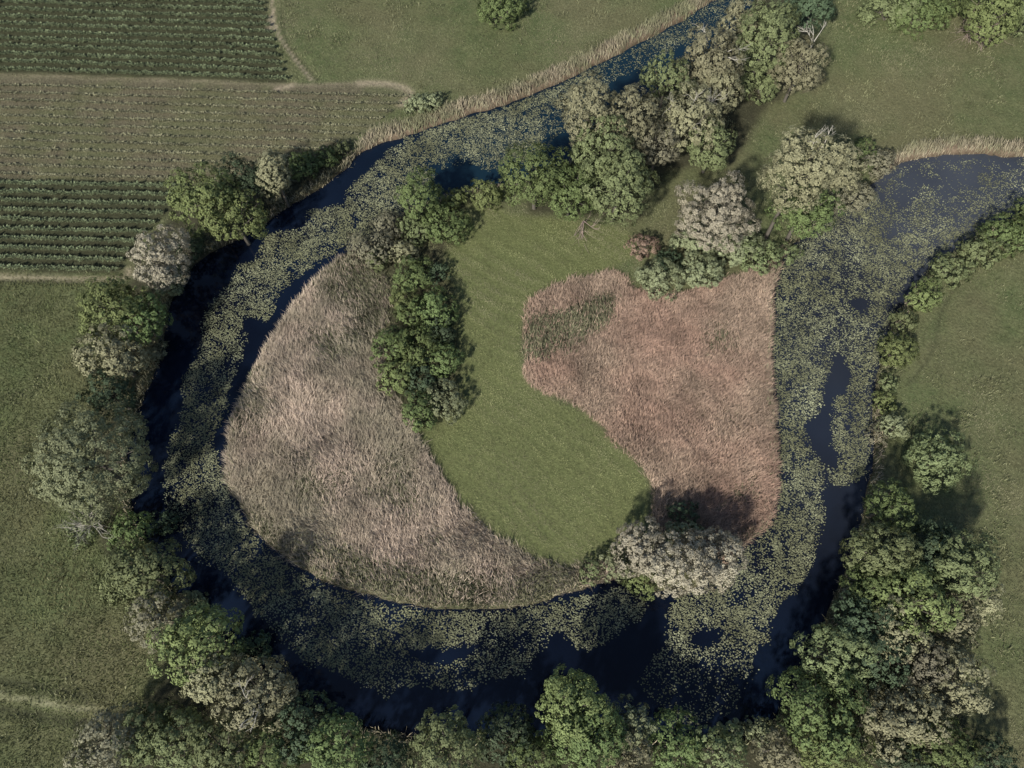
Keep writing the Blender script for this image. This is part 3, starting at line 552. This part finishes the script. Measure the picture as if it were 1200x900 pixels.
T = [
 # left bank, top to bottom
 (319,196,19,'tan','greyish brown narrow poplar hanging over the dark water above the left bend','tree',.85,1.25,1.5,g1),
 (322,222,17,'tan','low greyish brown crown just under the narrow poplar, over the water','tree',.8,1.1,.9,g1),
 (288,212,27,'dark','shaded blue green tree between the narrow poplar and the big green tree','tree',1.1,.9,1.0,g1),
 (236,232,34,'bright','big bright green tree at the corner of the lower crop field','tree',1.15,.95,1.1,g1),
 (272,250,31,'bright','spreading green crown reaching over the water right of the big bright green tree','tree',1.15,.85,.9,g1),
 (356,194,16,'green','small round green bush first right of the narrow poplar','shrub',1,1,1,g1),
 (384,183,13,'green','small green bush midway between the poplar and the reed strip','shrub',1,1,1,g1),
 (400,175,9,'olive','tiny olive bush at the lower end of the upper reed strip','shrub',1,1,1,g1),
 (186,298,29,'silver','pale grey willow beside the end of the lower crop rows','tree',.95,1.15,1.0,g1),
 (221,287,17,'dark','dark bluish green bush wedged between pale grey willow and big green tree','tree',1,1,.8,g1),
 (196,330,17,'pale','pale grey green lower crown hanging from the water side of the willow','tree',1,1.1,.8,g1),
 (132,360,34,'bright','yellow green tree at the top corner of the left meadow','tree',1.1,1.0,.9,g1),
 (164,372,24,'green','mid green crown on the water side of the yellow green tree','tree',1,1.1,.9,g1),
 (132,418,34,'tan','tan grey tree below the yellow green tree','tree',1.05,.85,.95,g1),
 (178,412,14,'tan','little tan crown sticking out over the water by the tan grey tree','tree',1,1,1.0,g1),
 (130,462,26,'dark','dark green shaded tree below the tan grey tree','tree',1,1.1,.8,g1),
 (104,540,55,'pale','large pale olive round willow on the left bank','tree',1.05,1.0,.9,g1),
 (150,625,22,'green','green bush on the water side of the bare grey branches','shrub',1,1,1,g1),
 (96,620,15,'olive','low olive bush left of the bare grey branches','shrub',1,1.2,1,g1),
 (190,612,13,'dark','small dark bush overhanging water below the large pale willow','shrub',1,1,1,g1),
 (166,672,43,'olive','pale olive green rounded tree below the bare grey branches','tree',1.1,.85,.9,g1),
 (186,724,30,'brown','thin brownish grey half bare tree above the bright green lower left tree','tree',1,1,.8,g1),
 (220,706,15,'pale','small pale bluish bush over the water by the half bare tree','shrub',1,1,1,g1),
 (232,748,41,'bright','bright green tree between the half bare tree and tan grey crowns lower left','tree',1.1,1,.9,g1),
 (292,762,19,'dark','dark bluish bush at the water side of the bright green lower left tree','shrub',1.2,1,1,g1),
 (250,790,30,'tan','tan grey crown touching the bright green lower left tree','tree',1.1,.9,.95,g1),
 (300,812,36,'tan','broad tan grey tree with pale bare twigs by the bottom left water','tree',1.15,.95,.95,g1),
 # bottom
 (122,868,33,'brown','brownish olive tree nearest the end of the grassy track','tree',1,1.1,.8,g2),
 (170,862,30,'olive','olive tree second from the grassy track','tree',1,1.1,.9,g2),
 (212,868,36,'olive','greyish olive tree under the broad tan crowns, bottom left','tree',1,1,.9,g2),
 (262,882,36,'olive','olive green tree in the bottom row left of the dark teal tree','tree',1,1,.9,g2),
 (356,850,33,'dark','dark teal tree by the water right of the broad tan tree','tree',1.05,1,.8,g2),
 (322,885,34,'green','green tree in the bottom row below the dark teal tree','tree',1,1,.95,g2),
 (392,880,33,'green','leafy green tree at the bottom right of the dark teal tree','tree',1.1,1,.9,g2),
 (452,892,27,'dark','dark low tree at the bottom between two green trees','tree',1.2,1,.7,g2),
 (520,876,39,'olive','soft olive green tree alone in the bottom row left of centre','tree',1,1,.9,g2),
 (596,862,31,'dark','dark shaded green tree left of the tallest bottom tree','tree',1.1,1,.85,g2),
 (628,892,28,'green','green crown low at the bottom left of the tallest bottom tree','tree',1.1,1,.9,g2),
 (672,826,38,'bright','tallest bright green tree of the bottom row, upper crown over the water','tree',1,.95,1.15,g2),
 (692,864,38,'green','broad green crown joined below the tallest bottom tree','tree',1.1,1,1.0,g2),
 (742,850,22,'pale','pale grey willow at the right edge of the tallest bottom tree','tree',1,1.1,.9,g2),
 (730,885,27,'tan','tan crown at the bottom edge right of the broad green crown','tree',1.1,1,.9,g2),
 (795,872,32,'green','green tree at the bottom right of the pale grey willow','tree',1,1,.9,g2),
 (845,882,27,'olive','olive crown at the bottom left of the two small tan crowns','tree',1,1,.9,g2),
 (862,860,15,'pale','small pale bush by the water at the bottom, left one of a pair','shrub',1,1,1,g2),
 (892,856,14,'pale','small pale bush by the water at the bottom, right one of a pair','shrub',1,1,1,g2),
 (912,882,24,'tan','pinkish tan round crown at the bottom beside the big green right tree','tree',1,1,.9,g2),
 # lower right wood
 (958,838,47,'green','large green tree with feathery sprays in the lower right wood','tree',1,1.05,1.0,g3),
 (975,882,38,'bright','green tree at the bottom edge under the large feathery green tree','tree',1.1,1,.9,g3),
 (1030,850,35,'tan','pinkish tan tree right of the large feathery green tree','tree',.9,1.1,1.0,g3),
 (1072,838,33,'tan','broad tan tree, right neighbour of the pinkish tan tree','tree',1.1,1,1.0,g3),
 (1118,795,35,'tan','greyish tan tree at the meadow edge of the lower right wood','tree',1.05,1,.95,g3),
 (1085,775,26,'brown','brownish crown between tan and green crowns in the lower right wood','tree',1,1,.9,g3),
 (1104,880,34,'green','dark green tree at the bottom edge near the right meadow','tree',1.2,1,.8,g3),
 (1058,892,24,'dark','dark crown at the bottom edge below the two tan trees','tree',1.3,1,.8,g3),
 (1158,892,24,'dark','low dark bush at the bottom right corner of the wood','tree',1.3,1,.7,g3),
 (980,765,37,'olive','olive green tree at the water side of the lower right wood, above the feathery tree','tree',1.1,.95,.9,g3),
 (1028,775,30,'dark','dark green crown inside the lower right wood','tree',1.2,1,.9,g3),
 (1046,738,31,'tan','tan leafed tree in the middle of the lower right wood','tree',.95,1.2,1.1,g3),
 (1008,726,25,'dark','deep green tree by the water left of the central tan tree','tree',1,1,.9,g3),
 (1070,705,40,'bright','bright yellow green tree in the middle of the lower right wood','tree',1.15,.95,1.0,g3),
 (1022,692,29,'green','green crown over the water in the lower right wood','tree',1.1,1,.95,g3),
 (1114,722,27,'tan','tan grey crown at the meadow side of the bright yellow green tree','tree',1,1.1,1.0,g3),
 (1128,665,35,'olive','olive tree with tan tips at the top right of the lower right wood','tree',1,1.1,1.05,g3),
 (1150,700,21,'tan','small tan crown at the very meadow edge of the lower right wood','tree',1,1.2,.9,g3),
 (1092,648,34,'dark','dark teal tree near the top of the lower right wood','tree',1.1,1,.95,g3),
 (1034,648,33,'olive','grey olive tree over the water at the top of the lower right wood','tree',1.15,.85,.95,g3),
 (1064,675,24,'dark','dark crown between grey olive and bright green trees','tree',1.1,1,.9,g3),
 (1042,594,25,'green','round green tree, topmost of the lower right wood','tree',1,1.1,.9,g3),
 # right bank shrubs
 (1098,538,31,'olive','lone round bush with reddish grey top in the right meadow','shrub',1.05,1,.8,'bushes of the right meadow'),
 (1083,347,18,'bright','yellow green bush, largest on the right bank','shrub',1.05,.95,1,'bushes on the right bank'),
 (1061,376,13,'olive','small olive bush between the two round yellow green bushes','shrub',1,1,1,'bushes on the right bank'),
 (1050,410,19,'bright','round yellow green bush second down the right bank','shrub',1,1,1,'bushes on the right bank'),
 (1042,448,10,'olive','tiny bush below the second yellow green bush','shrub',1,1,1,'bushes on the right bank'),
 (1036,470,12,'bright','small round yellow bush halfway down the right bank','shrub',1,1,1,'bushes on the right bank'),
 (1046,497,15,'pale','flat pale yellow bush lowest in the right bank row','shrub',1.2,.8,1,'bushes on the right bank'),
 (1030,508,9,'brown','tiny brownish bush at the waterline under the pale yellow bush','shrub',1,1.2,1,'bushes on the right bank'),
 (1112,314,19,'olive','low olive bush near the start of the faint trail','shrub',1.2,.9,1,'bushes on the right bank'),
 (1150,295,20,'olive','olive bush in the row along the upper right bank','shrub',1.2,.9,1,'bushes on the right bank'),
 (1180,276,22,'green','green bush in the row at the right edge of the picture','shrub',1.3,.9,1,'bushes on the right bank'),
 (1212,255,20,'green','green bush cut by the right edge of the picture','shrub',1.3,1,1,'bushes on the right bank'),
 # peninsula neck right
 (942,198,34,'tan','pinkish tan tree with white dead twigs at the neck of the peninsula','tree',1.0,1.05,1.95,g4),
 (944,246,32,'green','green tree below the pinkish tan tree at the neck','tree',1,1,1.05,g4),
 (982,200,22,'tan','tan bush leaning to the right of the pinkish tan tree','tree',1.1,1,1.6,g4),
 (1011,178,13,'green','small green bush between the tan bush and the open water','shrub',.9,1.3,1,g4),
 (1030,190,16,'brown','brownish pink bush at the left end of the upper right reeds','shrub',1.2,1,1,g4),
 (996,228,22,'brown','low brownish bush at the water edge below the neck trees','shrub',1.2,1,1,g4),
 (918,296,13,'olive','small olive bush at the bank corner below the green neck tree','shrub',1.3,.7,1,g4),
 # upper right corner
 (1045,8,26,'olive','olive bush left end of the thicket at the top right','shrub',1.3,.9,1,'thicket at the top right'),
 (1080,16,24,'green','spreading green bush in the middle of the top right thicket','shrub',1.2,1,1,'thicket at the top right'),
 (1110,0,22,'green','green bush behind the spreading bush in the top right thicket','shrub',1.3,1,1,'thicket at the top right'),
 (1163,20,28,'bright','yellow green tree in the top right corner','tree',1,1,.7,'thicket at the top right'),
 (1198,8,24,'olive','olive tree cut by the top right corner','tree',1,1.2,.7,'thicket at the top right'),
 (590,6,25,'green','lone green bush cut by the top edge of the picture','shrub',1.05,1,1,None),
 # upper inner bank
 (868,28,21,'tan','tan narrow crown at the top beside the blue water','tree',1,1.3,1.3,g4),
 (902,42,33,'olive','tall olive tree at the top beside the white dead branch','tree',.95,1.2,1.25,g4),
 (938,75,25,'tan','tan olive crown carrying a bare white branch','tree',1,1.3,1.0,g4),
 (944,8,26,'dark','dark green tree at the top edge right of the tall olive tree','tree',1.1,.9,1,g4),
 (893,95,21,'olive','low olive crown under the tall olive tree','shrub',1.3,.9,1,g4),
 (832,70,31,'tan','tan olive tree with bare twigs by the blue water at the top','tree',1.05,1,1.2,g4),
 (838,108,26,'tan','tan crown below the twiggy tan olive tree','tree',1,1,1.1,g4),
 (782,92,23,'olive','olive crown leaning over the upper water left of the twiggy tree','tree',1.2,.8,1.1,g4),
 (806,140,30,'tan','grey tan tree with fine dead twigs in the upper grove','tree',1,1.15,1.15,g4),
 (834,172,25,'olive','yellowish olive crown at the lawn side of the upper grove','tree',.95,1.2,.9,g4),
 (690,132,29,'tan','tan tree top with visible pale trunk at the left of the upper grove','tree',.95,1.05,1.5,g4),
 (738,142,30,'tan','grey tan tree top in the middle of the upper grove','tree',1,1,1.4,g4),
 (772,168,23,'brown','brownish crown in the shade in the middle of the upper grove','tree',1,1.2,1.1,g4),
 (702,176,30,'olive','greyish olive crown in front of the tan tree tops','tree',1,1.1,1.2,g4),
 (726,215,37,'olive','large pale green crown lowest in the upper grove','tree',1,1.05,1.0,g4),
 (628,208,35,'green','broad dome shaped green tree at the left of the upper grove','tree',1.05,.95,.9,g4),
 (668,228,28,'green','green crown between the dome shaped tree and the pale green crown','tree',1,1,.85,g4),
 (572,228,20,'bright','low yellow green hedge bush by the water at the top of the clearing','shrub',1.3,.75,1,g4),
 # central chain
 (492,228,27,'green','feathery green tree at the top of the central chain by the lilies','tree',.95,1.2,.85,g5),
 (532,234,13,'bright','small yellow green bush near the blue water','shrub',1,1,1,g5),
 (522,262,25,'green','dark lobed green bush at the top left of the clearing','shrub',1.05,1,1,g5),
 (488,266,19,'olive','olive bush behind the dark lobed green bush','shrub',1.1,1,1,g5),
 (455,262,17,'brown','brownish bush by the lilies at the top of the grey reeds','shrub',1,1.1,1,g5),
 (432,290,27,'brown','brown olive low thicket on the lily bank','shrub',1.2,.8,1,g5),
 (474,294,17,'tan','tan bush in the hollow of the central chain','shrub',1.2,.8,1,g5),
 (484,322,24,'green','green bush above the narrow waist of the central chain','shrub',1,1,1,g5),
 (513,318,13,'dark','small dark bush beside the clearing in the chain','shrub',1,1,1,g5),
 (472,350,18,'bright','round light green bush at the reed side of the chain','shrub',1,1,1,g5),
 (480,368,18,'green','round green bush under the round light green one','shrub',1,1,1,g5),
 (510,362,25,'green','rounded green bush bulging into the clearing','shrub',1,1.05,1,g5),
 (518,388,17,'dark','dark green bush under the bulging one','shrub',1,1.1,1,g5),
 (458,405,25,'green','wide grey green bush at the left of the chain by the reeds','shrub',1,1,1,g5),
 (492,408,25,'green','leafy green bush in the middle of the chain','shrub',1,1,1,g5),
 (522,420,19,'green','green bush at the clearing edge in the lower chain','shrub',1,1.2,1,g5),
 (465,440,20,'bright','bright green bush at the lower left of the chain','shrub',1.1,1,1,g5),
 (495,445,20,'dark','dark bush in the lower middle of the chain','shrub',1,1,1,g5),
 (520,470,23,'pale','pale green bush lowest on the clearing side of the chain','shrub',1,1,1,g5),
 (492,482,23,'green','lowest bush of the chain above the grey reeds','shrub',1,1.1,1,g5),
 (443,302,14,'olive','small olive bush at the upper edge of grey reeds','shrub',1.1,1,1,g5),
 # willows of the clearing
 (838,252,35,'silver','pinkish silver willow in the middle right above the reddish reeds','tree',1.05,1.1,.95,'pale willows'),
 (862,285,24,'pale','pale willow bush joined to the right foot of the pinkish silver willow','shrub',1.2,.9,1,'pale willows'),
 (818,282,22,'pale','pale olive branch mass under the pinkish silver willow','shrub',1.3,.8,1,'pale willows'),
 (772,328,22,'pale','rounded pale grey green bush at the top edge of reddish reeds, left half','shrub',1.1,.9,1,'pale willows'),
 (820,318,23,'pale','rounded pale grey green bush at the top edge of reddish reeds, right half','shrub',1.1,.9,1,'pale willows'),
 (888,300,19,'olive','low olive bush between pale willow and the river corner','shrub',1.3,.8,1,'pale willows'),
 (784,305,13,'dark','small dark bush in the shade of the pinkish silver willow','shrub',1.1,1,1,None),
 (753,288,15,'rust','little rusty brown dead bush on the lawn edge','shrub',1.15,.85,1,None),
 (748,640,27,'silver','whitish willow crown on the bottom inner bank, left part beside the lawn','tree',1,1,.75,'pale willows'),
 (792,660,37,'silver','largest whitish willow crown leaning over the lilies','tree',1.15,.9,.8,'pale willows'),
 (838,655,28,'silver','whitish willow crown at the right end of the group on the inner bank','tree',1,1.05,.75,'pale willows'),
 (800,630,20,'pale','pale green shaded top of the whitish willow group','shrub',1.2,.8,1,'pale willows'),
 (752,680,19,'bright','bright yellow green bush at the water under the whitish willows','shrub',1.1,.8,1,None),
 (722,660,17,'pale','pale scrubby bush left of the whitish willows','shrub',1.1,.9,1,None),
 (694,668,12,'olive','small olive bush at the tip of the lawn','shrub',1,1,1,None),
 (800,600,13,'dark','dark bush added for the shadow of the whitish willows on the reeds','shrub',1.3,.8,1,None),  # added dark bush, stands for the willow shadow on the reeds
 (490,122,12,'pale','greyish sallow bush at the end of the brown field','shrub',1.3,.8,1,None),
 (507,118,10,'pale','greyish sallow bush in the start of the upper reed strip','shrub',1.3,.8,1,None),
]
DEADS = {0: 0}
for row in T:
    cx, cy, rp, kd, lab, nm, ax, ay, tall, grp = row
    dd = 3 if ('twig' in lab and 'bare' in lab) or 'dead twig' in lab else 0
    tree(cx, cy, rp, kd, lab, nm, ax, ay, tall, dead=dd, cat='tree' if nm == 'tree' else 'shrub', group=grp,
         feather=.08 if kd in ('pale', 'silver') else 0, lsz=.21 if kd in ('pale', 'silver') else None, dens=1.15 if kd in ('pale', 'silver') else .85 if kd in ('brown',) else 1.)
# ---------------------------------------------------------------- bare dead trees
def dead_tree(cx, cy, z, size, m, label, n, depth, fan=(0, 0, 1), spr=.8, rad=.14, name='dead_tree'):
    r = np.random.default_rng(int(cx*3+cy)); x, y = G(cx, cy, 0); root = empty(name, (float(x), float(y), float(hz(x, y))))
    tag(root, label, 'dead tree'); ps = [(np.array([[0, 0, -.3], [.1, .05, z*.5], [0, 0, z]]), rad*np.array([1.3, 1.1, .9]))]
    v, f = tubes(ps, 6); mesh_obj('trunk', v, f, m, root)
    for k in range(n):
        out = []; d = unit(np.array(fan, float) + r.normal(0, spr, 3)*np.array([1, 1, .5]))
        branching(r, (0, 0, z), d, size, rad*.7, depth, out, .45); v, f = tubes(out, 4); mesh_obj('branch', v, f, m, root)
    return root
dead_tree(124, 622, 3.6, 2.6, M['dead'], 'bare grey tree with spreading branches between the large pale willow and olive tree', 15, 2, rad=.085)
dead_tree(1132, 33, .9, 4.6, M['deadred'], 'reddish bare fallen treetop fanned out at the foot of the top right thicket', 18, 2, fan=(-.15, -1.0, .45), spr=.42, rad=.085)
dead_tree(683, 262, .8, 3.6, M['deadred'], 'thin bare fallen branches on the lawn under the upper grove', 6, 2, fan=(0, -1.2, .12), spr=.35, rad=.09)
dead_tree(930, 100, 9.5, 2.5, M['dead'], 'white bare branch standing out of the tan olive crown at the top', 3, 2, fan=(.25, .5, .8), spr=.35, rad=.16)
dead_tree(812, 172, 9.0, 2.6, M['dead'], 'whitish bare branch sticking out of the grey tan tree in the upper grove', 3, 2, fan=(.3, .3, .8), spr=.5)
print('trees', n_tree[0], 'polys', sum(len(o.data.polygons) for o in bpy.data.objects if o.type == 'MESH'))
